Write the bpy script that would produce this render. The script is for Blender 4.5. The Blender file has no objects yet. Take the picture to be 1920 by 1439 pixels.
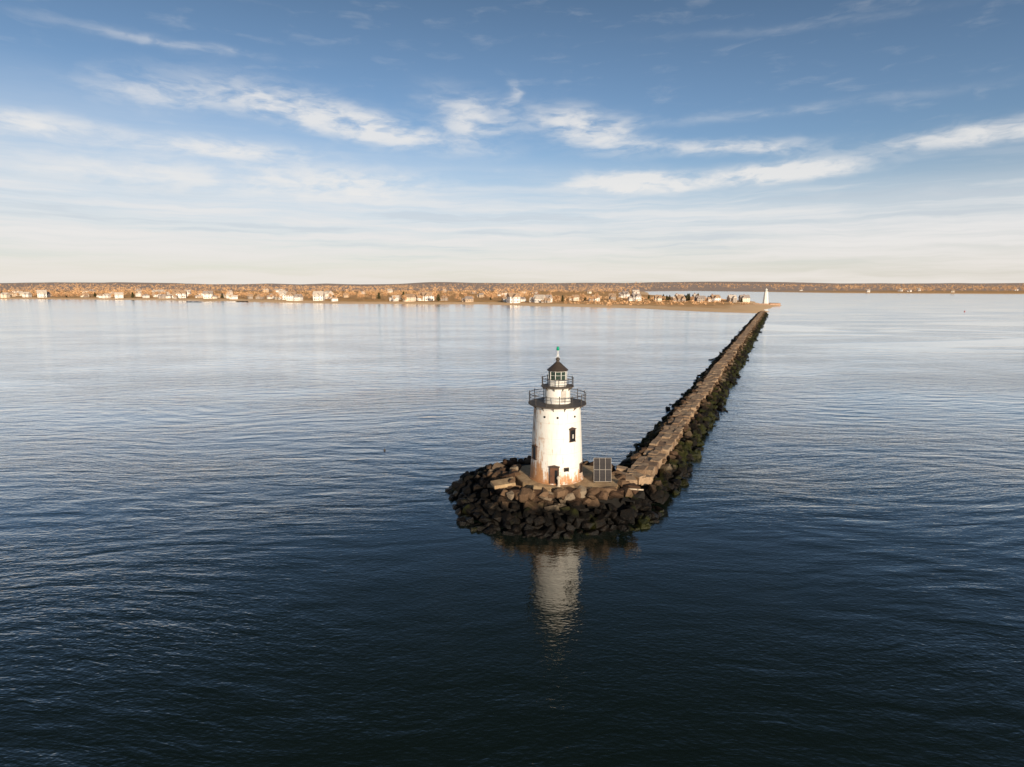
import bpy, bmesh, math, random
import numpy as np
from mathutils import Vector, Matrix, Euler
random.seed(7); rng=np.random.default_rng(7)
scene=bpy.context.scene
COL=scene.collection
R=math.radians

# ------------------------------------------------------------------ node helpers
def new_mat(name):
    m=bpy.data.materials.new(name); m.use_nodes=True
    nt=m.node_tree; nt.nodes.clear()
    out=nt.nodes.new('ShaderNodeOutputMaterial'); b=nt.nodes.new('ShaderNodeBsdfPrincipled')
    nt.links.new(b.outputs[0],out.inputs[0])
    return m,nt,b
def sock(nt,s,v):
    if isinstance(v,bpy.types.NodeSocket): nt.links.new(v,s)
    else: s.default_value=v
def M(nt,op,a,b=0.0,c=None,clamp=False):
    n=nt.nodes.new('ShaderNodeMath'); n.operation=op; n.use_clamp=clamp
    sock(nt,n.inputs[0],a); sock(nt,n.inputs[1],b)
    if c is not None: sock(nt,n.inputs[2],c)
    return n.outputs[0]
def VM(nt,op,a,b=None):
    n=nt.nodes.new('ShaderNodeVectorMath'); n.operation=op
    sock(nt,n.inputs[0],a)
    if b is not None: sock(nt,n.inputs[1],b)
    return n.outputs['Value'] if op in('DOT_PRODUCT','LENGTH','DISTANCE') else n.outputs[0]
def NOISE(nt,vec,scale,detail=3,rough=.5,dist=0.0,color=False):
    n=nt.nodes.new('ShaderNodeTexNoise'); sock(nt,n.inputs['Vector'],vec)
    n.inputs['Scale'].default_value=scale; n.inputs['Detail'].default_value=detail
    n.inputs['Roughness'].default_value=rough; n.inputs['Distortion'].default_value=dist
    return n.outputs['Color'] if color else n.outputs['Fac']
def MAP(nt,vec,loc=(0,0,0),rot=(0,0,0),scale=(1,1,1),typ='POINT'):
    n=nt.nodes.new('ShaderNodeMapping'); n.vector_type=typ; sock(nt,n.inputs['Vector'],vec)
    n.inputs['Location'].default_value=loc; n.inputs['Rotation'].default_value=rot; n.inputs['Scale'].default_value=scale
    return n.outputs[0]
def SM(nt,v,a,b,lo=0.0,hi=1.0):
    n=nt.nodes.new('ShaderNodeMapRange'); n.interpolation_type='SMOOTHSTEP'
    sock(nt,n.inputs[0],v); sock(nt,n.inputs[1],a); sock(nt,n.inputs[2],b)
    n.inputs[3].default_value=lo; n.inputs[4].default_value=hi
    return n.outputs[0]
def MIX(nt,f,a,b,mode='MIX'):
    n=nt.nodes.new('ShaderNodeMix'); n.data_type='RGBA'; n.blend_type=mode
    sock(nt,n.inputs[0],f)
    for s,v in((n.inputs[6],a),(n.inputs[7],b)):
        if isinstance(v,tuple): s.default_value=(v[0],v[1],v[2],1)
        else: nt.links.new(v,s)
    return n.outputs[2]
def SEP(nt,v):
    n=nt.nodes.new('ShaderNodeSeparateXYZ'); nt.links.new(v,n.inputs[0]); return n.outputs
def COMB(nt,x,y,z=0.0):
    n=nt.nodes.new('ShaderNodeCombineXYZ'); sock(nt,n.inputs[0],x); sock(nt,n.inputs[1],y); sock(nt,n.inputs[2],z); return n.outputs[0]
def POS(nt): return nt.nodes.new('ShaderNodeNewGeometry').outputs['Position']
def OBJC(nt): return nt.nodes.new('ShaderNodeTexCoord').outputs['Object']
def BUMP(nt,b,h,strength=1,dist=1):
    n=nt.nodes.new('ShaderNodeBump'); n.inputs['Strength'].default_value=strength; n.inputs['Distance'].default_value=dist
    nt.links.new(h,n.inputs['Height'])
    if b is not None: nt.links.new(n.outputs[0],b.inputs['Normal'])
    return n.outputs[0]
def simple(name,col,rough=.7,var=.25,scale=3,metal=0):
    m,nt,b=new_mat(name)
    n=NOISE(nt,OBJC(nt),scale,3,.6)
    c=MIX(nt,n,tuple(x*(1-var) for x in col),tuple(min(1,x*(1+var)) for x in col))
    nt.links.new(c,b.inputs['Base Color']); b.inputs['Roughness'].default_value=rough; b.inputs['Metallic'].default_value=metal
    return m

# ------------------------------------------------------------------ materials
def mat_rock():
    m,nt,b=new_mat('boulder_stone')
    g=nt.nodes.new('ShaderNodeNewGeometry'); oi=nt.nodes.new('ShaderNodeObjectInfo')
    rnd=M(nt,'FRACT',M(nt,'ADD',g.outputs['Random Per Island'],oi.outputs['Random']))
    rnd2=M(nt,'FRACT',M(nt,'MULTIPLY',rnd,7.31))
    pos=g.outputs['Position']; z=SEP(nt,pos)[2]
    n1=NOISE(nt,pos,2.2,4,.65); n2=NOISE(nt,pos,.35,2,.5)
    dry=MIX(nt,rnd,(.080,.044,.027),(.26,.165,.10))
    dry=MIX(nt,SM(nt,rnd2,.84,.98),dry,(.38,.30,.215))
    dry=MIX(nt,M(nt,'MULTIPLY',n1,.72),dry,(.035,.021,.014))
    wet=MIX(nt,SM(nt,n1,.45,.65),(.0035,.003,.0026),(.012,.008,.0055))
    alg=MIX(nt,n1,(.008,.010,.002),(.044,.048,.008))
    xr=SM(nt,SEP(nt,pos)[0],8,14,-.02,.11)
    wet=MIX(nt,M(nt,'MULTIPLY',SM(nt,M(nt,'ADD',n2,xr),.56,.68),.75),wet,alg)
    lvl=M(nt,'ADD',z,M(nt,'ADD',M(nt,'MULTIPLY',n1,1.0),M(nt,'MULTIPLY',rnd2,.7)))
    f=SM(nt,lvl,2.6,3.8)
    c=MIX(nt,f,wet,dry)
    nt.links.new(c,b.inputs['Base Color'])
    nt.links.new(SM(nt,lvl,1.2,2.4,.42,.9),b.inputs['Roughness']); b.inputs['Specular IOR Level'].default_value=.2
    BUMP(nt,b,NOISE(nt,pos,5,4,.7),.9,.14)
    return m
def mat_slab():
    m,nt,b=new_mat('walkway_stone')
    g=nt.nodes.new('ShaderNodeNewGeometry'); pos=g.outputs['Position']; rnd=g.outputs['Random Per Island']
    n1=NOISE(nt,pos,1.6,4,.65)
    c=MIX(nt,rnd,(.23,.145,.09),(.44,.31,.20)); c=MIX(nt,M(nt,'MULTIPLY',SM(nt,n1,.42,.7),.65),c,(.10,.062,.04))
    nt.links.new(c,b.inputs['Base Color']); b.inputs['Roughness'].default_value=.9
    BUMP(nt,b,NOISE(nt,pos,6,4,.7),.8,.1)
    return m
def mat_concrete():
    m,nt,b=new_mat('weathered_concrete')
    pos=POS(nt); n=NOISE(nt,pos,1.3,5,.65)
    c=MIX(nt,SM(nt,n,.3,.7),(.52,.37,.21),(.31,.20,.11))
    nt.links.new(c,b.inputs['Base Color']); b.inputs['Roughness'].default_value=.9
    BUMP(nt,b,NOISE(nt,pos,9,4,.7),.5,.03)
    return m
def mat_paint():
    m,nt,b=new_mat('rusty_white_paint')
    o=OBJC(nt); s=SEP(nt,o); z=s[2]
    base=MIX(nt,NOISE(nt,o,1.5,4,.6),(.87,.85,.81),(.74,.71,.66))
    sv=COMB(nt,M(nt,'MULTIPLY',s[0],2.4),M(nt,'MULTIPLY',s[1],2.4),M(nt,'MULTIPLY',z,.22))
    st=NOISE(nt,sv,1.6,5,.65)
    pt=NOISE(nt,o,1.1,5,.7)
    low=SM(nt,z,0,3.0,.18,.012)
    left=SM(nt,s[0],-.4,-2.6,0,.12)
    f=SM(nt,M(nt,'ADD',M(nt,'ADD',M(nt,'MULTIPLY',st,.6),M(nt,'MULTIPLY',pt,.4)),M(nt,'ADD',low,left)),.59,.71)
    rust=MIX(nt,NOISE(nt,o,4,3,.6),(.30,.095,.02),(.60,.29,.09))
    c=MIX(nt,M(nt,'MULTIPLY',f,.92),base,rust)
    st2=SM(nt,NOISE(nt,sv,3.3,3,.6),.52,.78)
    c=MIX(nt,M(nt,'MULTIPLY',st2,.45),c,(.60,.47,.34))
    fr=M(nt,'ABSOLUTE',M(nt,'SUBTRACT',M(nt,'FRACT',M(nt,'DIVIDE',z,1.66)),.5))
    seam=SM(nt,fr,.485,.497,0,.5)
    c=MIX(nt,seam,c,(.42,.32,.24))
    nt.links.new(c,b.inputs['Base Color']); b.inputs['Roughness'].default_value=.55
    BUMP(nt,b,pt,.3,.04)
    return m
ROCK=mat_rock(); SLAB=mat_slab(); CONC=mat_concrete(); PAINT=mat_paint()
DARK=simple('dark_iron',(.045,.036,.032),.5,.4); DECK=simple('rusted_deck_iron',(.085,.066,.052),.6,.4)
ROOFM=simple('dark_copper_roof',(.055,.042,.035),.5,.35)
FRAME=simple('brown_frame_paint',(.05,.028,.02),.6,.4)
DOORM=simple('rusty_door_paint',(.12,.05,.025),.6,.5,2)
WPAINT=simple('lantern_white_paint',(.78,.76,.72),.5,.08)
BLACKM=simple('window_darkness',(.012,.013,.014),.25,.2)
GREENM=simple('green_beacon_glass',(.0,.30,.17),.25,.15)
LENS=simple('green_lens_glass',(.04,.13,.09),.2,.2)
MOUND=simple('dark_rubble',(.012,.010,.008),.95,.5,.8)
m,nt,b=new_mat('lantern_glass'); b.inputs['Base Color'].default_value=(.07,.11,.09,1); b.inputs['Transmission Weight'].default_value=.5; b.inputs['Roughness'].default_value=.1; b.inputs['IOR'].default_value=1.2; GLASS=m

# ------------------------------------------------------------------ mesh helpers
def mk(name,V,F,mats,parent=None,smooth=False,loc=(0,0,0),midx=None):
    me=bpy.data.meshes.new(name); me.from_pydata([tuple(v) for v in V],[],F)
    for mm in (mats if isinstance(mats,(list,tuple)) else [mats]): me.materials.append(mm)
    if midx is not None: me.polygons.foreach_set('material_index',midx)
    if smooth: me.polygons.foreach_set('use_smooth',[True]*len(me.polygons))
    me.update()
    ob=bpy.data.objects.new(name,me); ob.location=loc; COL.objects.link(ob)
    if parent: ob.parent=parent
    return ob
def sharp(o,deg=25):
    o.data.polygons.foreach_set('use_smooth',[True]*len(o.data.polygons)); o.data.set_sharp_from_angle(angle=R(deg))
def empty(name,loc,label=None,cat=None,group=None):
    e=bpy.data.objects.new(name,None); e.empty_display_size=.5; e.location=loc; COL.objects.link(e)
    tag(e,label,cat,group); return e
def tag(o,label=None,cat=None,group=None,kind=None):
    if label:o['label']=label
    if cat:o['category']=cat
    if group:o['group']=group
    if kind:o['kind']=kind
def box(V,F,c,s,rot=None):
    n=len(V); hx,hy,hz=s[0]/2,s[1]/2,s[2]/2
    for dx,dy,dz in((-1,-1,-1),(1,-1,-1),(1,1,-1),(-1,1,-1),(-1,-1,1),(1,-1,1),(1,1,1),(-1,1,1)):
        p=Vector((dx*hx,dy*hy,dz*hz))
        if rot is not None: p=rot@p
        V.append(p+Vector(c))
    for f in((3,2,1,0),(4,5,6,7),(0,1,5,4),(1,2,6,5),(2,3,7,6),(3,0,4,7)): F.append([n+i for i in f])
def tube(V,F,p0,p1,r0,r1=None,n=6):
    if r1 is None:r1=r0
    p0=Vector(p0);p1=Vector(p1); q=(p1-p0).to_track_quat('Z','Y'); k=len(V)
    for p,r in((p0,r0),(p1,r1)):
        for i in range(n):
            a=2*math.pi*i/n; V.append(p+q@Vector((r*math.cos(a),r*math.sin(a),0)))
    for i in range(n): j=(i+1)%n; F.append([k+i,k+j,k+n+j,k+n+i])
    F.append([k+i for i in range(n)][::-1]); F.append([k+n+i for i in range(n)])
def ring(V,F,z,Rr,r,seg=48,n=6):
    k=len(V)
    for i in range(seg):
        a=2*math.pi*i/seg
        for j in range(n):
            t=2*math.pi*j/n; rr=Rr+r*math.cos(t); V.append(Vector((rr*math.cos(a),rr*math.sin(a),z+r*math.sin(t))))
    for i in range(seg):
        for j in range(n):
            a=k+i*n+j;b_=k+i*n+(j+1)%n;c=k+((i+1)%seg)*n+(j+1)%n;d=k+((i+1)%seg)*n+j
            F.append([a,d,c,b_])
def lathe(prof,seg=64,V=None,F=None,cap=True,c=(0,0)):
    V=[] if V is None else V; F=[] if F is None else F; k=len(V)
    for r,z in prof:
        for i in range(seg):
            a=2*math.pi*i/seg; V.append(Vector((c[0]+r*math.cos(a),c[1]+r*math.sin(a),z)))
    for l in range(len(prof)-1):
        for i in range(seg):
            j=(i+1)%seg; F.append([k+l*seg+i,k+l*seg+j,k+(l+1)*seg+j,k+(l+1)*seg+i])
    if cap:
        F.append([k+i for i in range(seg)][::-1]); F.append([k+(len(prof)-1)*seg+i for i in range(seg)])
    return V,F

# ------------------------------------------------------------------ WORLD
SUN_AZ=R(158); SUN_EL=R(15)
w=bpy.data.worlds.new('World'); scene.world=w; w.use_nodes=True
nt=w.node_tree; nt.nodes.clear()
wo=nt.nodes.new('ShaderNodeOutputWorld'); bg=nt.nodes.new('ShaderNodeBackground'); nt.links.new(bg.outputs[0],wo.inputs[0])
sky=nt.nodes.new('ShaderNodeTexSky'); sky.sky_type='NISHITA'; sky.sun_disc=False
sky.sun_elevation=SUN_EL; sky.sun_rotation=SUN_AZ; sky.air_density=1.0; sky.dust_density=.6; sky.ozone_density=2.0
d=nt.nodes.new('ShaderNodeTexCoord').outputs['Generated']
dn=VM(nt,'NORMALIZE',d); s=SEP(nt,dn)
az=M(nt,'MULTIPLY',M(nt,'ARCTAN2',s[0],s[1]),57.2958)
el=M(nt,'MULTIPLY',M(nt,'ARCSINE',s[2]),57.2958)
ae=COMB(nt,az,el,0.0)
w1=NOISE(nt,MAP(nt,ae,scale=(.15,.5,1)),1,3,.6,color=True)
wv=VM(nt,'MULTIPLY',VM(nt,'SUBTRACT',w1,(.5,.5,.5)),(5,1.1,0))
aw=VM(nt,'ADD',ae,wv)
clouds=[(-28.5,18.2,10,.4,0,.5),(24,19.8,12,.4,-2,.3),(-29.3,14.6,6,1.3,0,.75),(-18,14.6,8,1.6,-9,1.05),(-11,13,7,1.0,-8,.9),
(-3.8,14.6,4,1.9,-22,1.0),(0,16.3,.9,1.5,0,.6),(6.5,13.6,4.8,1.7,-15,1.2),(19.5,11.6,8,.7,-4,1.0),
(37,10.8,6,.9,2,1.2),(11,9.1,5.5,.85,0,2.4),(23.5,9.3,5.0,.75,2,2.3),(-24.6,11,7,.8,0,1.1),(-38,11.4,6,.9,0,1.1),
(-30,8.6,14,1.4,0,.8),(-14,8.8,8,1.5,0,1.0),(22,14.0,17,.5,0,.4)]
acc=None
for a0,e0,ww,hh,t,st in clouds:
    v=MAP(nt,aw,(a0,e0,0),(0,0,R(t)),(ww,hh,1),'TEXTURE')
    r2=VM(nt,'DOT_PRODUCT',v,v)
    g=M(nt,'MULTIPLY',M(nt,'EXPONENT',M(nt,'MULTIPLY',r2,-1.0)),st)
    acc=g if acc is None else M(nt,'ADD',acc,g)
fb=NOISE(nt,MAP(nt,aw,rot=(0,0,R(2)),scale=(.22,.9,1)),1,5,.58)
fb2=NOISE(nt,MAP(nt,aw,rot=(0,0,R(-35)),scale=(.38,1.0,1)),1,4,.58)
tex=M(nt,'ADD',M(nt,'MULTIPLY',fb,.5),M(nt,'MULTIPLY',fb2,.5))
cl=M(nt,'MULTIPLY',acc,SM(nt,tex,.30,.64,.12,1.0))
cl=SM(nt,cl,.0,1.15,0,.82)
strat=NOISE(nt,MAP(nt,aw,scale=(.045,.9,1)),1,4,.58)
topel=SM(nt,az,-45,30,17.5,11.2)
veil=SM(nt,el,topel,4.0,0,1)
veil=M(nt,'MULTIPLY',veil,SM(nt,strat,.25,.62,.62,1.0))
vcol=MIX(nt,SM(nt,el,0,7),(8.4,7.9,7.35),(7.5,7.65,7.95))
c1=MIX(nt,SM(nt,el,8,42),(.96,1.02,1.14),(.38,.42,.38))
c1=MIX(nt,1.0,sky.outputs[0],c1,'MULTIPLY')
c1=MIX(nt,M(nt,'MULTIPLY',veil,.95),c1,vcol)
band=M(nt,'MULTIPLY',SM(nt,strat,.44,.68),M(nt,'MULTIPLY',SM(nt,el,1.0,4.0),SM(nt,el,11,6)))
c1=MIX(nt,M(nt,'MULTIPLY',band,.5),c1,(8.6,8.4,8.15))
grey=M(nt,'MULTIPLY',SM(nt,strat,.47,.36),M(nt,'MULTIPLY',SM(nt,el,1.5,4.0),SM(nt,el,9,6)))
c1=MIX(nt,M(nt,'MULTIPLY',grey,.5),c1,(6.0,6.4,7.0))
gen=M(nt,'MULTIPLY',SM(nt,fb,.52,.85),.16)
fin=MIX(nt,M(nt,'MAXIMUM',cl,gen),c1,(8.6,8.4,8.15))
nt.links.new(fin,bg.inputs[0]); bg.inputs[1].default_value=.1

S=Vector((math.sin(SUN_AZ)*math.cos(SUN_EL),math.cos(SUN_AZ)*math.cos(SUN_EL),math.sin(SUN_EL)))
sl=bpy.data.lights.new('sun','SUN'); sl.energy=5.0; sl.angle=R(.5); sl.color=(1,.84,.63)
so=bpy.data.objects.new('sun',sl); so.rotation_euler=(-S).to_track_quat('-Z','Y').to_euler(); so.location=(40,-60,60); COL.objects.link(so)

# ------------------------------------------------------------------ CAMERA
cam=bpy.data.cameras.new('camera'); cam.lens=21.07; cam.sensor_width=36; cam.clip_end=60000; cam.clip_start=.5
co=bpy.data.objects.new('camera',cam); co.location=(0,0,24.5); co.rotation_euler=(R(90-9.27),0,0); COL.objects.link(co); scene.camera=co

# ------------------------------------------------------------------ WATER
m=bpy.data.materials.new('sea_water'); m.use_nodes=True; nt=m.node_tree; nt.nodes.clear()
out=nt.nodes.new('ShaderNodeOutputMaterial')
pos=POS(nt); sp_=SEP(nt,pos)
big=NOISE(nt,MAP(nt,pos,rot=(0,0,R(-20)),scale=(.012,.035,1)),1,3,.6)
bend=VM(nt,'MULTIPLY',VM(nt,'SUBTRACT',NOISE(nt,pos,.02,1,.5,color=True),(.5,.5,.5)),(18,18,0))
pb=VM(nt,'ADD',pos,bend)
slk=NOISE(nt,MAP(nt,pos,rot=(0,0,R(-6)),scale=(.003,.013,1)),1,3,.55,1.8)
slick=M(nt,'MULTIPLY',SM(nt,slk,.46,.53),M(nt,'MULTIPLY',SM(nt,sp_[1],150,280),SM(nt,sp_[0],60,180)))
rough=M(nt,'ADD',SM(nt,sp_[1],70,500,.05,.11),SM(nt,big,.35,.65,0,.05))
A=NOISE(nt,MAP(nt,pb,rot=(0,0,R(-22)),scale=(.15,.42,1)),1,1,.5,.3)
Bn=NOISE(nt,MAP(nt,pb,rot=(0,0,R(-14)),scale=(.6,1.7,1)),1,3,.58,.3)
Cn=NOISE(nt,MAP(nt,pos,rot=(0,0,R(28)),scale=(2.4,4.0,1)),1,1,.55)
lee=SM(nt,VM(nt,'DISTANCE',pos,(5.,49.,0.)),10,36,.26,1)
lee2=SM(nt,VM(nt,'DISTANCE',pos,(5.,49.,0.)),10,36,.75,1)
farf=M(nt,'MULTIPLY',SM(nt,sp_[1],100,800,1,.4),M(nt,'SUBTRACT',1.0,M(nt,'MULTIPLY',slick,.9)))
amp=M(nt,'MULTIPLY',SM(nt,big,.35,.65,.5,1.15),farf)
h=M(nt,'ADD',M(nt,'MULTIPLY',M(nt,'MULTIPLY',A,.18),M(nt,'MULTIPLY',lee,farf)),M(nt,'MULTIPLY',amp,M(nt,'ADD',M(nt,'MULTIPLY',Bn,M(nt,'MULTIPLY',lee,.092)),M(nt,'MULTIPLY',Cn,M(nt,'MULTIPLY',lee2,.024)))))
nrm=BUMP(nt,None,h,1,1)
fr=nt.nodes.new('ShaderNodeFresnel'); fr.inputs['IOR'].default_value=1.5; nt.links.new(nrm,fr.inputs['Normal'])
fac=M(nt,'SUBTRACT',M(nt,'MULTIPLY',fr.outputs[0],2.1),.068,clamp=True)
gl=nt.nodes.new('ShaderNodeBsdfGlossy'); gl.inputs['Color'].default_value=(.965,.965,.96,1); nt.links.new(rough,gl.inputs['Roughness']); nt.links.new(nrm,gl.inputs['Normal'])
df=nt.nodes.new('ShaderNodeBsdfDiffuse'); df.inputs['Color'].default_value=(.0065,.0125,.0095,1)
mx=nt.nodes.new('ShaderNodeMixShader'); nt.links.new(fac,mx.inputs[0]); nt.links.new(df.outputs[0],mx.inputs[1]); nt.links.new(gl.outputs[0],mx.inputs[2]); nt.links.new(mx.outputs[0],out.inputs[0])
WATER=m
L=30000
ob=mk('water',[(-L,-L,0),(L,-L,0),(L,L,0),(-L,L,0)],[[0,1,2,3]],WATER); tag(ob,kind='structure')

# ------------------------------------------------------------------ LAND
poly=np.array([(-14000,1200),(-2500,1180),(-955,1129),(-608,1045),(-500,985),(-482,925),(-460,985),(-400,930),(-327,882),(-234,829),(-43,805),(57,721),(139,654),(193,573),(222,540),(245,570),(271,639),(325,745),(338,761),(330,790),(318,805),(350,860),(385,960),(387,1045),(342,1176),(380,1663),(571,2600),(855,2860),(1017,2360),(1080,2023),(1495,1770),(4000,1600),(14000,1500),(14000,16000),(-14000,16000)],float)
def sdf(P):
    P=np.asarray(P,float); dmin=np.full(len(P),1e18); ins=np.zeros(len(P),bool)
    for i in range(len(poly)):
        a=poly[i]; c=poly[(i+1)%len(poly)]; e=c-a; wv=P-a
        t=np.clip((wv@e)/(e@e),0,1); dd=((wv-t[:,None]*e)**2).sum(1); dmin=np.minimum(dmin,dd)
        cond=((a[1]>P[:,1])!=(c[1]>P[:,1]))
        with np.errstate(divide='ignore',invalid='ignore'):
            xi=(c[0]-a[0])*(P[:,1]-a[1])/(c[1]-a[1]+1e-12)+a[0]
        ins^=cond&(P[:,0]<xi)
    return np.sqrt(dmin)*np.where(ins,1,-1)
def hz(P,sd):
    x,y=P[:,0],P[:,1]
    h=np.where(sd<0,np.maximum(-3,sd*.12),2.4*(1-np.exp(-np.maximum(sd,0)/20)))
    t=np.clip((y-2100)/5200,0,1); t=t*t*(3-2*t)
    n=.58+.16*np.sin(x/610+1.3+y/900)+.12*np.sin(x/270+y/1500)+.12*np.sin(x/1300+.4)+.04*np.sin(x/97+y/300)
    k=np.clip(sd/300,0,1)
    return h+k*t*72*n+k*1.2*(np.sin(x/60+y/90)+1)
xs=np.unique(np.concatenate([np.linspace(-14000,-3000,30),np.linspace(-3000,-1050,50),np.arange(-1050,500,8),np.linspace(500,1600,70),np.linspace(1600,4000,50),np.linspace(4000,14000,28)]))
ys=np.unique(np.concatenate([np.arange(500,1300,8),np.linspace(1300,3000,90),np.linspace(3000,9000,70),np.linspace(9000,15500,12)]))
gx,gy=np.meshgrid(xs,ys); P=np.stack([gx.ravel(),gy.ravel()],1); sd=sdf(P)
sdw=sd+3*np.sin(P[:,0]/23)+2*np.sin(P[:,1]/17+P[:,0]/41)
H=hz(P,sdw); nx,ny=len(xs),len(ys)
V=np.column_stack([P,H]); idx=np.arange(nx*ny).reshape(ny,nx)
Fq=np.stack([idx[:-1,:-1],idx[:-1,1:],idx[1:,1:],idx[1:,:-1]],-1).reshape(-1,4)
keep=(H[Fq]>-2.9).any(1); Fq=Fq[keep]
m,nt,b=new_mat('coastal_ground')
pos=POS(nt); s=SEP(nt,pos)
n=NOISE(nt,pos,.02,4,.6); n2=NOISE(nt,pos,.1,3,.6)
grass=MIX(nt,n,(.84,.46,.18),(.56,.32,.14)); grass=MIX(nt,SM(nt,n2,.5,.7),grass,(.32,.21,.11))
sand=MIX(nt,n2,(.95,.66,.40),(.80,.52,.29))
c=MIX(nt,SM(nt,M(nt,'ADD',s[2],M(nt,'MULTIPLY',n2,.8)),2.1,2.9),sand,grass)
hazed_wood=MIX(nt,NOISE(nt,pos,.013,5,.7),(.36,.27,.235),(.62,.47,.38))  # far woodland brown, with aerial haze put into the colour by paling it
c=MIX(nt,SM(nt,M(nt,'ADD',s[1],M(nt,'MULTIPLY',n,900)),2500,3200),c,hazed_wood)
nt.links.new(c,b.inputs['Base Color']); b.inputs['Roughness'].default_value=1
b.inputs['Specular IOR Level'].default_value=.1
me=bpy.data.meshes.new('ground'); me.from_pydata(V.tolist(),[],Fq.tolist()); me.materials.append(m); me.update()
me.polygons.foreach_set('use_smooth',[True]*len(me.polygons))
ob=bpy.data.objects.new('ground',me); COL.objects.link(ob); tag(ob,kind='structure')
def gh(x,y):
    P=np.array([(x,y)],float); s_=sdf(P); return float(hz(P,s_)[0]),float(s_[0])

# ------------------------------------------------------------------ ROCKS
def hull(seed,n=15,bev=.05):
    r=random.Random(seed); bm=bmesh.new()
    sx,sy,sz=r.uniform(.85,1.25),r.uniform(.7,1.0),r.uniform(.6,.92)
    for i in range(n):
        v=Vector((r.gauss(0,1),r.gauss(0,1),r.gauss(0,1))).normalized()
        p=[math.copysign(abs(c)**.65,c) for c in v]; k=r.uniform(.85,1.0)
        bm.verts.new((p[0]*sx*.62*k,p[1]*sy*.62*k,p[2]*sz*.62*k))
    res=bmesh.ops.convex_hull(bm,input=bm.verts)
    junk=[g for g in res['geom_interior'] if isinstance(g,bmesh.types.BMVert)]
    if junk: bmesh.ops.delete(bm,geom=junk,context='VERTS')
    bmesh.ops.dissolve_limit(bm,angle_limit=.2,verts=bm.verts,edges=bm.edges)
    if bev: bmesh.ops.bevel(bm,geom=bm.edges[:],offset=bev,segments=2,affect='EDGES',profile=.5,clamp_overlap=True)
    me=bpy.data.meshes.new('boulder'); bm.to_mesh(me); bm.free(); me.materials.append(ROCK)
    return me
near=[hull(100+i,random.choice([13,17,22]),.055) for i in range(20)]
far=[hull(300+i,15,0) for i in range(12)]
IC=(5.0,67.3)
def irad(th):
    r=12.1+.7*math.cos(4*th+math.pi)+.5*math.sin(3*th+1)+.35*math.sin(7*th)
    if math.sin(th)<0: r*=1-.085*(-math.sin(th))
    if math.cos(th)<0: r*=1+.05*(-math.cos(th))
    return r
def izt(r,R0):
    if r<6: return 2.9
    t=(r-6)/(R0-6); return 2.9*(1-min(t,1.2)**1.25)
BD=Vector((.4064,.9137)); BN=Vector((.9137,-.4064)); B0=Vector((15.4,68.2)); BL=495
rocks=[]
r_=6.4
while r_<13.0:
    nn=int(2*math.pi*r_/1.02)
    for i in range(nn):
        th=2*math.pi*(i+random.random()*.6)/nn; rr=(r_+random.uniform(-.35,.35))*irad(th)/12.3
        x=IC[0]+rr*math.cos(th); y=IC[1]+rr*math.sin(th)
        q=Vector((x,y))-B0; al=q.dot(BD); ac=q.dot(BN)
        if al>1.5 and abs(ac+.3)<1.3: continue
        if -.2<x<12.4 and 61.2<y<70.5: continue
        z=izt(rr,irad(th)); sz=random.uniform(.8,1.55)*(1.0 if random.random()<.82 else 1.35)
        rocks.append((x,y,z-.28*sz+random.uniform(-.3,.42),sz))
    r_+=.88
for i in range(60):
    th=random.uniform(0,2*math.pi); rr=irad(th)*random.uniform(.97,1.06)
    rocks.append((IC[0]+rr*math.cos(th),IC[1]+rr*math.sin(th),random.uniform(-.5,.1),random.uniform(.8,1.4)))
for i in range(30):
    t=i/30; x=-.6+13.9*t; rocks.append((x,60.1+random.uniform(-.5,.5)+(max(0,x-9.5))*.28,2.85+random.uniform(-.15,.3),random.uniform(.9,1.6)))
for i in range(8): rocks.append((12.3+random.uniform(-.5,.5),61.5+i*.8,2.95+random.uniform(-.1,.3),random.uniform(.9,1.4)))
for i in range(9): rocks.append((.2+random.uniform(-.6,.5),62.6+i*.8,2.95+random.uniform(-.1,.3),random.uniform(.9,1.4)))
bro=[]
a=-3.0
while a<BL:
    wj=1+.13*math.sin(a/7)+.11*math.sin(a/2.7)
    for c0 in (-4.9,-4.1,-3.35,-2.6,-1.8,1.2,1.95,2.65,3.3,3.85):
        edge=c0 in(-1.8,1.2)
        if edge and random.random()<.66: continue
        c=c0*(wj if abs(c0)>2.65 else 1)+random.uniform(-.3,.3)
        if c>2.2: c*=.8+.2*min(1,max(0,a/20))
        if abs(c0)>3.8 and random.random()<.5: continue
        aa=a+random.uniform(-.6,.6); 
        z=2.3*(1-max(0,(-c-2.0)/3.0)**1.05) if c<0 else 2.3*(1-max(0,(c-1.4)/2.7)**1.05)
        sz=random.uniform(.8,1.45)*(1 if random.random()<.9 else 1.4)
        if edge: sz=random.uniform(.65,1.15); z=2.72
        p=B0+BD*aa+BN*c
        if (Vector(IC)-p).length<11.0: continue
        bro.append((p.x,p.y,max(z,-.2)-.22*sz+random.uniform(-.3,.38)*(.6 if edge else 1),sz))
    a+=1.08
bro.sort(key=lambda r:r[1])
rocks.sort(key=lambda r:r[1])
allr=rocks+bro
ind=allr[:300]; rest=allr[300:]
for (x,y,z,sz) in ind:
    o=bpy.data.objects.new('boulder',random.choice(near)); o.location=(x,y,z)
    o.rotation_euler=(random.uniform(-.5,.5),random.uniform(-.5,.5),random.uniform(0,6.28)); 
    o.scale=(sz*random.uniform(.85,1.15),sz*random.uniform(.85,1.1),sz*random.uniform(.75,1.05)); COL.objects.link(o)
    lab='black wet seaweed-covered boulder at the waterline of the island' if z<.7 else ('tan sunlit angular boulder beside the concrete platform' if z>2 else 'dark brown angular boulder on the island slope')
    tag(o,lab,'boulder','boulders around the lighthouse island')
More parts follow.
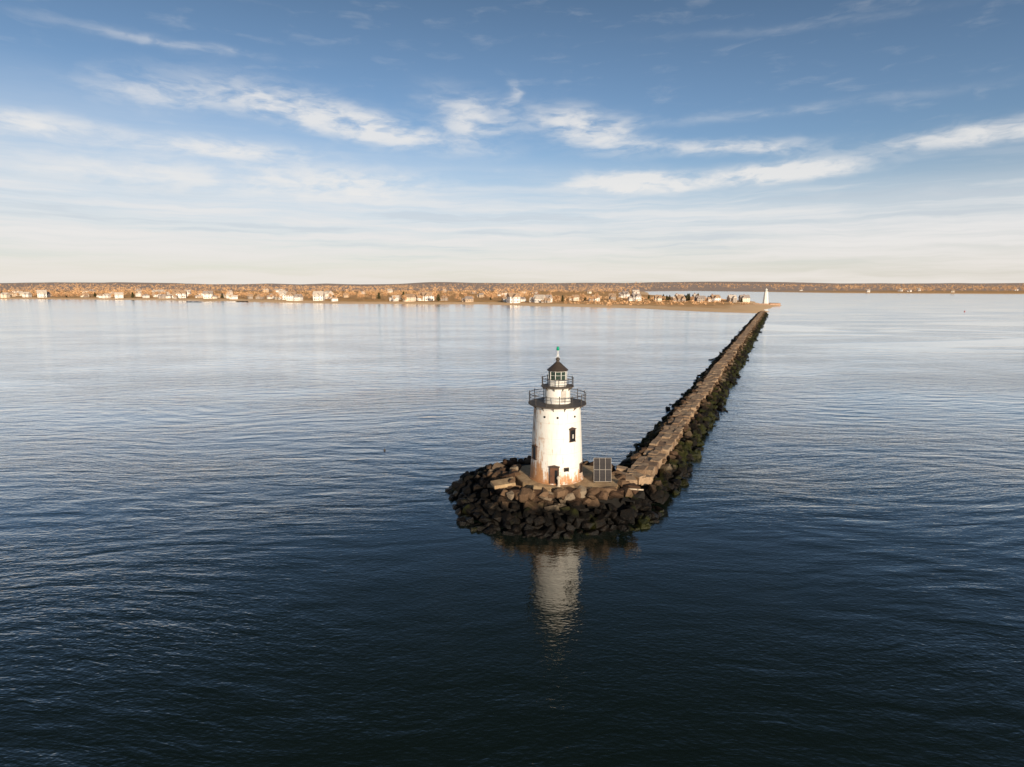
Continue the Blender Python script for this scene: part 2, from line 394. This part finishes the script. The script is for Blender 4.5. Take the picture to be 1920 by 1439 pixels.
def merge(name,items,meshes,mat):
    VV=[];FF=[];off=0
    data=[(np.array([v.co[:] for v in me.vertices]),[list(p.vertices) for p in me.polygons]) for me in meshes]
    for (x,y,z,sz) in items:
        v,f=random.choice(data)
        Rm=np.array(Euler((random.uniform(-.5,.5),random.uniform(-.5,.5),random.uniform(0,6.28))).to_matrix())
        sc=sz*np.array([random.uniform(.85,1.15),random.uniform(.85,1.1),random.uniform(.75,1.05)])
        VV.append((v*sc)@Rm.T+np.array([x,y,z])); FF+= [[i+off for i in p] for p in f]; off+=len(v)
    me=bpy.data.meshes.new(name); me.from_pydata(np.concatenate(VV).tolist(),[],FF); me.materials.append(mat); me.update()
    o=bpy.data.objects.new(name,me); COL.objects.link(o)
    return o
o=merge('breakwater_boulders',rest,near,ROCK); tag(o,'long line of dark angular boulders running from island to shore','boulders',kind='stuff')

# mound core under the rocks
V,F=[],[]; seg=48
levels=[(1.0,-2.5),(.96,-.7),(.8,.6),(.62,1.7),(.5,2.25)]
for k,z in levels:
    for i in range(seg):
        th=2*math.pi*i/seg; V.append((IC[0]+k*irad(th)*math.cos(th),IC[1]+k*irad(th)*math.sin(th),z))
for l in range(len(levels)-1):
    for i in range(seg): j=(i+1)%seg; F.append([l*seg+i,l*seg+j,(l+1)*seg+j,(l+1)*seg+i])
F.append([4*seg+i for i in range(seg)])
k=len(V)
prof=[(-5.0,-2.5),(-4.1,-.6),(-2.1,1.6),(1.6,1.6),(3.1,-.6),(3.9,-2.5)]
secs=[(-7,.35),(0,.65),(12,.9),(20,1),(BL,1)]
for aa,kk in secs:
    for c,z in prof:
        p=B0+BD*aa+BN*(c*kk); V.append((p.x,p.y,z if kk==1 else z-.1))
for q in range(len(secs)-1):
    for i in range(5): F.append([k+q*6+i,k+q*6+i+1,k+q*6+6+i+1,k+q*6+6+i])
F.append([k+(len(secs)-1)*6+i for i in range(6)])
o=mk('terrain_mound',V,F,MOUND); tag(o,kind='structure')

# walkway slabs
V,F=[],[]
def slab(V,F,cx,cy,z,lx,ly,h,ang,tl=.04):
    n=len(V); Rz=Matrix.Rotation(ang,3,'Z')@Matrix.Rotation(random.gauss(0,tl),3,'X')@Matrix.Rotation(random.gauss(0,tl),3,'Y')
    j=lambda s:random.uniform(-s,s)
    bot=[(-1,-1),(1,-1),(1,1),(-1,1)]
    cs=[(a*lx/2+j(.13),b_*ly/2+j(.13)) for a,b_ in bot]
    e=.06
    for zz,sh in((-h,0),(-e,0),(0,e)):
        for (x,y) in cs:
            p=Rz@Vector((x-math.copysign(sh,x),y-math.copysign(sh,y),zz)); V.append(p+Vector((cx,cy,z)))
    for l in(0,4):
        for i in range(4): k=(i+1)%4; F.append([n+l+i,n+l+k,n+l+4+k,n+l+4+i])
    F.append([n+8,n+9,n+10,n+11])
ang=math.atan2(BD.y,BD.x)
for lane,(c,wd) in enumerate(((-1.25,.98),(-.3,1.08),(.62,.95))):
    a=-.5+lane*.5
    while a<BL:
        l=random.uniform(.8,2.1)
        if random.random()<(.985 if lane==1 else .86):
            p=B0+BD*(a+l/2)+BN*(c+.18*math.sin(a/9)+random.gauss(0,.06))
            slab(V,F,p.x,p.y,2.9+random.gauss(0,.06)+.07*math.sin(a/13),l-.02,wd*random.uniform(.9,1.1),1.0,ang+random.gauss(0,.05),.03)
        a+=l
for i in range(9):
    x=random.uniform(12.6,15.5); y=random.uniform(65.5,70)
    slab(V,F,x,y,2.75+random.gauss(0,.1),random.uniform(1.1,1.8),random.uniform(.9,1.3),.9,random.uniform(0,3))
o=mk('path_walkway',V,F,SLAB); tag(o,kind='structure')

# platform
PZ=3.3
pl=[(0.4,65),(1.2,62.8),(3.2,61.0),(8,60.7),(11.2,61.2),(12.0,64),(10.6,68.6),(5,70.6),(1.2,69)]
bm=bmesh.new(); vs=[bm.verts.new((x,y,PZ-.9)) for x,y in pl]; f=bm.faces.new(vs)
ex=bmesh.ops.extrude_face_region(bm,geom=[f]); bmesh.ops.translate(bm,vec=(0,0,.9),verts=[g for g in ex['geom'] if isinstance(g,bmesh.types.BMVert)])
bmesh.ops.recalc_face_normals(bm,faces=bm.faces); bmesh.ops.bevel(bm,geom=bm.edges[:],offset=.06,segments=2,affect='EDGES')
me=bpy.data.meshes.new('concrete_platform'); bm.to_mesh(me); bm.free(); me.materials.append(CONC)
o=bpy.data.objects.new('concrete_platform',me); COL.objects.link(o); tag(o,'worn tan concrete platform under the lighthouse on the rocks','platform')
V,F=[],[]; slab(V,F,0,0,0,2.5,1.7,.35,0)
o=mk('concrete_slab',V,F,CONC,loc=(-.9,62.6,3.5)); o.rotation_euler=(R(7),R(-4),R(12)); tag(o,'loose flat pale concrete slab resting on the boulders','slab')
V,F=[],[]; slab(V,F,0,0,0,1.9,1.0,.3,0)
o=mk('concrete_slab',V,F,CONC,loc=(3.2,60.2,3.5)); o.rotation_euler=(R(14),R(3),R(-8)); tag(o,'small tan concrete slab tilted at the platform edge','slab')
V,F=[],[]; tube(V,F,(-.9,0,0),(.9,.1,.1),.11,.07,7); tube(V,F,(.2,.05,.05),(.6,-.2,.25),.05,.02,5)
o=mk('driftwood_log',V,F,simple('bleached_wood',(.55,.45,.34),.85),loc=(12.9,60.4,3.3),smooth=True); o.rotation_euler=(0,R(4),R(-12)); tag(o,'bleached driftwood log lying on the dark boulders','driftwood')

# ------------------------------------------------------------------ LIGHTHOUSE
LH=empty('lighthouse',(5,65,PZ),'white rusty cast-iron lighthouse with dark galleries on rocky island','lighthouse')
TR=lambda z:2.96-(z/8.3)*.40
prof=[(3.06,0),(3.06,.1),(TR(.2),.12)]
for zs in (1.66,3.32,4.98,6.64):
    prof+=[(TR(zs),zs-.025),(TR(zs)+.018,zs-.02),(TR(zs)+.018,zs+.02),(TR(zs),zs+.025)]
prof+=[(TR(8.0),8.0),(TR(8.0)+.07,8.05),(TR(8.0)+.1,8.3)]
V,F=lathe(prof,96); tw=mk('tower',V,F,PAINT,LH); sharp(tw,20)
tw['label']='white rust-streaked tapering iron tower'
V,F=lathe([(2.9,8.3),(3.2,8.38),(3.2,8.48),(1.3,8.51)],72)
gd=mk('gallery',V,F,DECK,LH)
def brackets(parent,n,pts,th):
    V,F=[],[]
    for t in(-th,th):
        for rr,zz in pts: V.append(Vector((rr,t,zz)))
    k=len(pts); F.append(list(range(k))); F.append(list(range(2*k-1,k-1,-1)))
    for q in range(k): F.append([q,k+q,k+(q+1)%k,(q+1)%k])
    o=mk('bracket',V,F,DECK,parent)
    for i in range(1,n):
        c=o.copy(); c.rotation_euler=(0,0,2*math.pi*i/n); COL.objects.link(c); c.parent=parent
brackets(gd,14,[(2.6,8.29),(3.05,8.33),(2.95,8.24),(2.70,8.06),(2.6,7.92)],.03)
def railing(parent,Rr,z0,hh,n):
    V,F=[],[]
    for i in range(n):
        a=2*math.pi*(i+.5)/n; x,y=Rr*math.cos(a),Rr*math.sin(a)
        tube(V,F,(x,y,z0-.1),(x,y,z0+hh+.08),.04); tube(V,F,(x,y,z0+hh+.06),(x,y,z0+hh+.17),.065,.03)
    for k in(.36,.68,1.0): ring(V,F,z0+hh*k,Rr,.022 if k<1 else .036,72)
    mk('railing',V,F,DARK,parent)
railing(gd,3.12,8.48,1.05,14)
V,F=lathe([(1.47,8.5),(1.47,8.75),(1.42,8.78),(1.40,10.1),(1.5,10.2)],64)
wr=mk('watch_room',V,F,WPAINT,LH); sharp(wr,20)
V,F=lathe([(1.45,10.2),(1.8,10.28),(1.8,10.37),(.9,10.39)],64)
ug=mk('upper_gallery',V,F,DECK,LH); railing(ug,1.74,10.37,.85,10)
brackets(ug,10,[(1.42,10.2),(1.74,10.26),(1.66,10.15),(1.42,9.9)],.03)
V,F=lathe([(1.02,10.39),(1.02,11.0),(1.06,11.03),(1.06,11.1),(.2,11.12)],10); lr=mk('lantern_room',V,F,WPAINT,LH)
V,F=[],[]
for i in range(10):
    a=2*math.pi*i/10; tube(V,F,(1.0*math.cos(a),1.0*math.sin(a),11.1),(1.0*math.cos(a),1.0*math.sin(a),12.05),.035)
ring(V,F,12.02,.99,.05,10); ring(V,F,11.58,.99,.016,10)
mk('mullion',V,F,WPAINT,lr)
V,F=lathe([(.95,11.1),(.95,12.0)],10,cap=False); mk('lantern_pane',V,F,GLASS,lr)
V,F=lathe([(.1,11.1),(.12,11.3),(.3,11.35),(.34,11.6),(.3,11.85),(.1,11.9)],20); mk('lens',V,F,LENS,lr,smooth=True)
V,F=lathe([(1.0,12.05),(1.16,12.06),(1.18,12.14),(.85,12.42),(.45,12.78),(.2,13.0),(.16,13.12)],20)
rf=mk('roof',V,F,ROOFM,LH)
V,F=lathe([(.12,13.1),(.22,13.2),(.24,13.3),(.18,13.42),(.05,13.5)],16); mk('ventilator_ball',V,F,ROOFM,rf,smooth=True)
V,F=[],[]; tube(V,F,(.0,0,13.4),(.0,0,14.25),.05,n=8); tube(V,F,(.0,0,13.9),(.22,0,13.4),.02,n=5); tube(V,F,(.0,0,13.9),(-.22,0,13.4),.02,n=5)
mk('mast',V,F,WPAINT,rf)
V,F=lathe([(.13,14.25),(.17,14.28),(.17,14.5),(.13,14.62),(.04,14.68)],14); mk('beacon',V,F,GREENM,rf,smooth=True)
def frame_at(phi,z,r):
    nrm=Vector((math.sin(phi),-math.cos(phi),0)); t=Vector((math.cos(phi),math.sin(phi),0))
    Rm=Matrix((t,-nrm,Vector((0,0,1)))).transposed()
    return Rm, nrm*r+Vector((0,0,z))
def opening(name,phi,z,wd,hh,hood=True,mat=BLACKM,sill=True,t=.09):
    r=TR(z); Rm,c=frame_at(R(phi),z,r-.02)
    P=lambda x,y,zz:c+Rm@Vector((x,y,zz))
    V,F=[],[]; box(V,F,P(0,-.02,0),(wd,.14,hh),Rm); par=mk(name,V,F,mat,LH)
    V,F=[],[]
    box(V,F,P(-wd/2-t/2,-.04,0),(t,.2,hh+.02),Rm); box(V,F,P(wd/2+t/2,-.04,0),(t,.2,hh+.02),Rm); box(V,F,P(0,-.04,hh/2+t/2),(wd+2*t,.2,t),Rm)
    if hood:
        n=len(V); W=wd/2+.17
        for yy in(-.2,.1):
            for x,zz in((-W,hh/2+t+.01),(W,hh/2+t+.01),(W,hh/2+t+.07),(0,hh/2+t+.22),(-W,hh/2+t+.07)): V.append(P(x,yy,zz))
        F.append([n,n+1,n+2,n+3,n+4]); F.append([n+9,n+8,n+7,n+6,n+5])
        for q in range(5): F.append([n+q,n+5+q,n+5+(q+1)%5,n+(q+1)%5])
    mk('frame',V,F,FRAME,par)
    if sill:
        V,F=[],[]; box(V,F,P(0,-.06,-hh/2-.05),(wd+.3,.26,.08),Rm); mk('sill',V,F,FRAME,par)
    return par,P,Rm
op,P_,Rm=opening('window',33,5.3,.55,1.2)
V,F=[],[]; box(V,F,P_(.05,-.11,-.1),(.2,.03,.45),Rm); mk('pane',V,F,simple('pale_pane',(.45,.42,.38),.3),op)
opening('window',-63,3.1,.6,1.25)
opening('window',62,1.45,.45,.85,False)
opening('window',17,1.6,.40,.34,False,sill=False)
dr,P_,Rm=opening('door',-9,.98,.85,1.75,True,DOORM,False); dr['label']='rusty brown arched entrance door'
V,F=[],[]; box(V,F,P_(.22,-.12,-.05),(.3,.03,1.4),Rm); mk('door_panel',V,F,BLACKM,dr)
V,F=[],[]; tube(V,F,P_(-.3,-.1,0),P_(-.3,-.18,0),.05); mk('handle',V,F,DARK,dr)
for ph in(-35,-3,42,80,-80,120,170,-130):
    Rm,c=frame_at(R(ph),7.3,TR(7.3)); V,F=[],[]
    tube(V,F,c+Rm@Vector((0,.05,0)),c+Rm@Vector((0,-.04,0)),.12,n=14); mk('porthole',V,F,BLACKM,LH)
Rm,c=frame_at(R(25),9.35,1.39); V,F=[],[]; box(V,F,c,(.6,.12,1.35),Rm); mk('gallery_door',V,F,simple('grey_door_paint',(.5,.46,.42),.6),LH)
e=empty('signal_post',(5.0,61.6,PZ),'short pale post with rounded cap by the door','post')
V,F=lathe([(.2,0),(.2,.08),(.13,.1),(.13,.75),(.22,.8),(.24,1.0),(.12,1.12)],16); mk('post',V,F,simple('pale_post_paint',(.6,.52,.42),.6),e)

# solar panels
SP=empty('solar_panel_array',(9.85,62.6,PZ),'dark upright solar panel array on a steel frame on concrete','solar panel'); SP.scale=(.95,1,1.06)
m,nt,b=new_mat('solar_cells'); b.inputs['Roughness'].default_value=.7; b.inputs['Specular IOR Level'].default_value=.15
br=nt.nodes.new('ShaderNodeTexBrick'); br.offset=0; nt.links.new(MAP(nt,OBJC(nt),rot=(R(90),0,0)),br.inputs[0]); br.inputs['Scale'].default_value=1
br.inputs['Color1'].default_value=(.026,.024,.028,1); br.inputs['Color2'].default_value=(.04,.036,.04,1); br.inputs['Mortar'].default_value=(.09,.08,.075,1)
br.inputs['Brick Width'].default_value=.155; br.inputs['Row Height'].default_value=.155; br.inputs['Mortar Size'].default_value=.006
nt.links.new(br.outputs[0],b.inputs['Base Color'])
CELL=m; ALU=simple('weathered_aluminium_frame',(.28,.25,.22),.6,.15)
tilt=Matrix.Rotation(R(-11),3,'X')
for cx in(-.66,0,.66):
    for rz in(.78,1.98):
        V,F=[],[]; box(V,F,(0,0,0),(.60,.03,1.15)); p=mk('panel',V,F,CELL,SP,loc=tilt@Vector((cx,0,rz))); p.rotation_euler=(R(-11),0,0)
V,F=[],[]
for cx in(-.99,-.33,.33,.99): box(V,F,tilt@Vector((cx,.0,1.38)),(.045,.07,2.45),tilt)
for rz in(.18,1.38,2.58): box(V,F,tilt@Vector((0,.003,rz)),(2.03,.06,.04),tilt)
mk('panel_frame',V,F,ALU,SP)
for cx in(-.9,.9):
    V,F=[],[]; tube(V,F,tilt@Vector((cx,.06,2.4)),(cx,1.6,0),.04); tube(V,F,tilt@Vector((cx,.05,.3)),(cx,.1,0),.04); tube(V,F,(cx,.1,.04),(cx,1.6,.04),.035)
    mk('support_leg',V,F,DARK,SP)

# ------------------------------------------------------------------ distant white lighthouse
gz,_=gh(322,768)
D=empty('lighthouse',(322,768,gz),'tall white tapering stone lighthouse on the sandy point','lighthouse')
V,F=lathe([(4.0,0),(2.3,15.2),(2.9,15.5),(2.9,15.9),(1.6,15.95)],8); mk('tower',V,F,WPAINT,D)
V,F=lathe([(1.55,15.95),(1.55,18.2)],10); mk('lantern_room',V,F,simple('pale_lantern',(.6,.62,.6),.3),D)
V,F=lathe([(1.9,18.2),(1.0,19.2),(.2,19.7),(.1,20.4)],10); mk('roof',V,F,WPAINT,D)
V,F=[],[]
for i in range(10):
    a=2*math.pi*i/10; tube(V,F,(2.8*math.cos(a),2.8*math.sin(a),15.9),(2.8*math.cos(a),2.8*math.sin(a),17),.06)
ring(V,F,17,2.8,.06,24,4); mk('railing',V,F,DARK,D)
for z in(3.5,8,12):
    V,F=[],[]; box(V,F,(0,-(3.72-1.7*z/15.2)+.12,z),(.8,.2,1.5)); mk('window',V,F,BLACKM,D)
V,F=[],[]
sp=[(300,752),(318,747),(335,757),(340,772),(330,782)]
for i in range(4):
    a=Vector((*sp[i],0));c=Vector((*sp[i+1],0)); mid=(a+c)/2; an=math.atan2((c-a).y,(c-a).x)
    box(V,F,(mid.x,mid.y,1.0),((c-a).length,2.5+.1*i,3.4+.05*i),Matrix.Rotation(an,3,'Z'))
o=mk('sea_wall',V,F,simple('red_brown_wall',(.42,.27,.19),.9)); tag(o,'low brown stone sea wall around the lighthouse point','sea wall')

# ------------------------------------------------------------------ HOUSES
wallc=[simple('white_siding',(.86,.83,.79),.7,.05),simple('grey_shingle',(.42,.36,.31),.85,.2),simple('tan_siding',(.64,.50,.36),.8,.1),simple('cream_siding',(.80,.72,.60),.8,.08)]
roofc=[simple('grey_shingle_roof',(.36,.30,.27),.9,.25),simple('brown_shingle_roof',(.40,.27,.18),.9,.25),simple('pale_shingle_roof',(.58,.50,.43),.9,.2)]
def gable(V,F,cx,cy,z,lx,ly,hr,axis='x',o=.5):
    n=len(V)
    if axis=='x': pts=[(-lx/2-o,-ly/2-o,0),(lx/2+o,-ly/2-o,0),(lx/2+o,ly/2+o,0),(-lx/2-o,ly/2+o,0),(-lx/2-o,0,hr),(lx/2+o,0,hr)]; fs=[(0,1,5,4),(2,3,4,5),(0,4,3),(1,2,5),(3,2,1,0)]
    else: pts=[(-lx/2-o,-ly/2-o,0),(lx/2+o,-ly/2-o,0),(lx/2+o,ly/2+o,0),(-lx/2-o,ly/2+o,0),(0,-ly/2-o,hr),(0,ly/2+o,hr)]; fs=[(0,1,4),(1,2,5,4),(2,3,5),(3,0,4,5),(3,2,1,0)]
    for p in pts: V.append(Vector(p)+Vector((cx,cy,z)))
    for f in fs: F.append([n+i for i in f])
def wins(V,F,MI,cx,y,z0,w,rows,cols,side=1):
    for r in range(rows):
        for c in range(cols):
            box(V,F,(cx-w/2+w*(c+.5)/cols,y,z0+1.6+r*3),(.85,.12,1.3)); MI+= [1]*6
protos=[]
for v in range(8):
    r=random.Random(v*5+1); W=r.uniform(9,14); Dp=r.uniform(8,10); hh=r.choice([3.6,5.2,5.6,5.8]); nr=1 if hh<4 else 2
    V,F,MI=[],[],[]
    box(V,F,(0,0,hh/2-1),(W,Dp,hh+2)); MI+=[0]*6
    RV,RF=[],[]; gable(RV,RF,0,0,hh+.01,W,Dp,r.uniform(3.6,5),'x')
    for k in range(r.choice([1,2,2])):
        cx=r.uniform(-W/2+3,W/2-3) if k==0 else (-W/2-2.6); wy=-Dp/2-1.2 if k==0 else .4; ww=r.uniform(4.5,5.6); wd=Dp*.5; h2=hh-.15 if k==0 else hh*.55
        box(V,F,(cx,wy,h2/2-1),(ww,wd,h2+2)); MI+=[0]*6
        gable(RV,RF,cx,wy,h2+.02,ww,wd+.3,3.0,'y' if k==0 else 'x',.4)
        wins(V,F,MI,cx,wy-wd/2-.03,0,ww,nr if k==0 else 1,2)
    wins(V,F,MI,0,-Dp/2-.03,0,W,nr,4)
    for sx in(-1,1):
        for rr in range(nr):
            for yy in(-2,2): box(V,F,(sx*(W/2+.03),yy,1.6+rr*3),(.12,.85,1.3)); MI+=[1]*6
    if v%2==0:
        box(RV,RF,(W*.15,-Dp/2-2.1,2.95),(W*.5,2.6,.18))
        for px in(-.08,.15,.38): box(V,F,(W*px,-Dp/2-3.2,.9),(.25,.25,3.9)); MI+=[0]*6
    CV,CF=[],[]; cx=r.uniform(-W*.35,W*.35); box(CV,CF,(cx,.8,hh+3.2),(1.1,.9,4.2)); box(CV,CF,(cx,.8,hh+5.4),(1.35,1.15,.25))
    protos.append((V,F,MI,RV,RF,CV,CF))
cache={}
BRICK=simple('brick_chimney',(.32,.17,.12),.9)
def hmesh(v,wc,rc):
    if (v,wc,rc) in cache: return cache[(v,wc,rc)]
    V,F,MI,RV,RF,CV,CF=protos[v]; out=[]
    for nm,a,b_,ms,mi in(('wall',V,F,[wallc[wc],BLACKM],MI),('roof',RV,RF,[roofc[rc]],None),('chimney',CV,CF,[BRICK],None)):
        me=bpy.data.meshes.new(nm); me.from_pydata([tuple(q) for q in a],[],b_)
        for q in ms: me.materials.append(q)
        if mi: me.polygons.foreach_set('material_index',mi)
        me.update(); out.append((nm,me))
    cache[(v,wc,rc)]=out; return out
wn=['white','grey shingled','tan','cream']
placed=[]
def house(x,y,rot=None,sc=1,wc=None,lab=None,gap=16):
    for (a,b_,q) in placed:
        if (a-x)**2+(b_-y)**2<(gap*sc)**2: return False
    gz,s_=gh(x,y)
    placed.append((x,y,sc))
    wc=random.choices([0,1,2,3],[.6,.14,.10,.16])[0] if wc is None else wc
    e=empty('house',(x,y,gz),lab or f'{wn[wc]} gabled shore house among bare winter trees','house','houses along the shore')
    e.rotation_euler=(0,0,random.uniform(-.8,.8) if rot is None else rot); e.scale=(sc,sc,sc)
    for nm,me in hmesh(random.randrange(8),wc,random.randrange(3)):
        o=bpy.data.objects.new(nm,me); COL.objects.link(o); o.parent=e
    return True
for x,y,rt,wc in((232,835,.2,1),(262,842,-.2,1),(285,850,.3,0),(306,842,.1,1),(205,850,.0,3),(178,870,.3,0),(246,890,.3,0),(150,905,-.2,1),(275,905,.2,0),(330,860,0,3),(120,870,.2,0),(95,905,0,3)):
    house(x,y,rt,random.uniform(.8,1.15),wc,f'{wn[wc]} gabled house among dark trees on the sandy spit')
SX=[-1050,-955,-608,-400,-234,-43,60]; SY=[1130,1129,1045,950,829,805,740]
cnt=0;tries=0
dens=lambda x:.5+.5*math.sin(x/47+1)*math.sin(x/113)
while cnt<64 and tries<4000:
    tries+=1; x=random.uniform(-1050,60)
    if random.random()>.05+1.1*dens(x)**1.5: continue
    y=np.interp(x,SX,SY)+random.choice([26,34,50,75,110])+random.uniform(0,26)
    if gh(x,y)[1]>20 and house(x,y,None,random.choice([.6,.7,.8,1.0,1.35]),gap=14): cnt+=1
cnt=0
while cnt<48:
    y=random.uniform(1000,2000); x=random.uniform(-.9*y,.22*y)
    if gh(x,y)[1]>40 and house(x,y,None,random.uniform(.7,1.2)): cnt+=1
cnt=0
while cnt<12:
    x=random.uniform(1000,2600); y=random.uniform(1750,2700)
    if gh(x,y)[1]>40 and house(x,y,None,random.uniform(.8,1.2)): cnt+=1

# ------------------------------------------------------------------ TREES
def crownmat(name,a,b_):
    m,nt,b=new_mat(name); g=nt.nodes.new('ShaderNodeNewGeometry')
    c=MIX(nt,g.outputs['Random Per Island'],a,b_)
    nt.links.new(c,b.inputs['Base Color']); b.inputs['Roughness'].default_value=.95; b.inputs['Specular IOR Level'].default_value=.1; return m
TW=crownmat('bare_twigs',(.50,.29,.15),(.90,.58,.33)); EV=crownmat('evergreen_foliage',(.035,.040,.018),(.10,.098,.042)); BK=simple('bark',(.2,.14,.10),.9)
def tris(c,rad,n,size,rg):
    v=rg.normal(size=(n,3)); v/=np.linalg.norm(v,axis=1)[:,None]; v*=(rg.random(n)**.45)[:,None]
    lump=1+.25*np.sin(v[:,0]*5+v[:,2]*4)[:,None]; ctr=np.asarray(c)+v*np.asarray(rad)*lump
    t=rg.normal(size=(n,3,3))*size*.5
    return (ctr[:,None,:]+t).reshape(-1,3)
def tri_mesh(name,pts,mat):
    n=len(pts)//3; me=bpy.data.meshes.new(name); me.vertices.add(n*3); me.vertices.foreach_set('co',pts.astype(np.float32).ravel())
    me.loops.add(n*3); me.loops.foreach_set('vertex_index',np.arange(n*3,dtype=np.int32)); me.polygons.add(n)
    me.polygons.foreach_set('loop_start',np.arange(0,n*3,3,dtype=np.int32)); me.materials.append(mat); me.update(calc_edges=True); me.validate(); return me
tv=[]
for v in range(6):
    rg=np.random.default_rng(v); r=random.Random(v); V,F=[],[]; ht=r.uniform(10,14)
    tube(V,F,(0,0,-1),(0,0,ht*.45),.35,.22)
    for i in range(7):
        a=r.uniform(0,6.28); z0=ht*r.uniform(.22,.45); L_=r.uniform(2.5,4.2); e=(L_*math.cos(a),L_*math.sin(a),z0+r.uniform(2,5)); tube(V,F,(0,0,z0),e,.14,.05,4)
    tube(V,F,(0,0,ht*.45),(r.uniform(-1,1),0,ht*.9),.2,.05,5)
    me=bpy.data.meshes.new('trunk'); me.from_pydata([tuple(q) for q in V],[],F); me.materials.append(BK)
    if v<3: pts=np.concatenate([tris((r.uniform(-2,2),r.uniform(-2,2),ht*.62+r.uniform(-1,1.5)),(3.2,3.2,3.0),110,.75,rg) for _ in range(4)]); cm=TW
    else: pts=np.concatenate([tris((r.uniform(-.4,.4),r.uniform(-.4,.4),ht*(.2+.14*k)),(3.6-.45*k,3.6-.45*k,1.8),120,.9,rg) for k in range(6)]); cm=EV
    tv.append((me,tri_mesh('crown',pts,cm),v))
def tree(x,y,v,sc):
    gz,s_=gh(x,y)
    e=empty('tree',(x,y,gz),'bare brown winter tree near shore houses' if v<3 else 'dark green evergreen tree beside shore houses','tree','trees between the shore houses')
    e.rotation_euler=(0,0,random.uniform(0,6.28)); e.scale=(sc,sc,sc*random.uniform(.85,1.1))
    for nm,me in(('trunk',tv[v][0]),('crown',tv[v][1])):
        o=bpy.data.objects.new(nm,me); COL.objects.link(o); o.parent=e
def clear(x,y,dd=9): return all((a-x)**2+(b_-y)**2>(dd*q)**2 for a,b_,q in placed)
cnt=0
while cnt<38:
    x=random.uniform(205,330); y=random.uniform(838,915)
    if gh(x,y)[1]>10 and clear(x,y,8): tree(x,y,random.choice([3,4,5,0,1]),random.uniform(.5,.8)); cnt+=1
cnt=0
while cnt<170:
    x=random.uniform(-1050,120); y=np.interp(x,SX,SY)+random.uniform(28,190)
    if gh(x,y)[1]>25 and clear(x,y,9): tree(x,y,random.choice([0,1,2,0,1,2,2,4]),random.uniform(.55,1.1)); cnt+=1
pts=[]; N=9000
yy=1000+4200*rng.random(N)**1.3; xx=(rng.random(N)*2-1)*(.98*yy+60)
P=np.stack([xx,yy],1); sd=sdf(P); lump=np.sin(xx/130+yy/170)+np.sin(xx/57-yy/90)+.5*np.sin(xx/300)
ok=(sd>95+45*np.sin(xx/90))&(lump>-.8)&~((xx>40)&(xx<420)&(yy<1500))
ok&=~((xx>900)&(sd<330+150*lump))
P=P[ok]; Hh=hz(P,sd[ok]); print('woods',len(P))
for (x,y),z in zip(P,Hh):
    if y<2000 and not clear(x,y,11): continue
    sc=rng.uniform(.65,1.15)*(1 if y<2200 else 1.3)
    pts.append(tris((x,y,z+6.0*sc),(5*sc,5*sc,4.5*sc),24,1.7*sc,rng))
pts=np.concatenate(pts)
me=tri_mesh('woodland',pts,TW); o=bpy.data.objects.new('woodland',me); COL.objects.link(o); tag(o,'far-off brown bare winter woodland behind the shore','woodland',kind='stuff')
pts=[]
for i in range(500):
    x=random.uniform(60,330); y=random.uniform(700,1100); gz,s_=gh(x,y)
    if s_>22: k=random.uniform(.6,1.8); pts.append(tris((x,y,gz+.6*k),(2.2*k,2.2*k,1.0*k),16,.9*k,rng))
me=tri_mesh('shrubs',np.concatenate(pts),TW); o=bpy.data.objects.new('shrubs',me); COL.objects.link(o); tag(o,'low brown shrubs and dune grass on the sandy spit','shrubs',kind='stuff')
for (x,y,l,an) in((-480,914,26,-.15),(-415,930,16,.3)):
    its=[(random.uniform(-l/2,l/2),random.uniform(-1.6,1.6),.3,random.uniform(1.3,2.2)) for _ in range(36)]
    o=merge('groyne',its,far,MOUND); o.location=(x,y,0); o.rotation_euler=(0,0,an); tag(o,'low dark rock groyne off the beach','groyne','groynes along the beach')

# buoys
BR=simple('red_buoy_paint',(.4,.05,.04),.6)
e=empty('channel_buoy',(430,573,0),'red conical channel buoy floating on calm water','buoy'); e.scale=(.6,.6,.6)
V,F=lathe([(.9,-.4),(1.2,-.1),(1.2,.35),(.5,.6),(.35,1.6),(.12,2.6)],16); mk('float',V,F,BR,e)
V,F=lathe([(.15,2.6),(.22,2.65),(.22,2.95),(.08,3.05)],10); mk('lamp',V,F,WPAINT,e)
e=empty('fishing_buoy',(-19.2,87.5,0),'small dark fishing buoy floating on the sea','buoy')
V,F=lathe([(.05,-.15),(.13,-.08),(.17,.05),(.1,.18),(.03,.22)],12); mk('float',V,F,DARK,e,smooth=True)
V,F=[],[]; tube(V,F,(0,0,.2),(.05,0,.5),.02); mk('stick',V,F,DARK,e)

scene.view_settings.view_transform='Standard'; scene.view_settings.look='None'; scene.view_settings.exposure=0
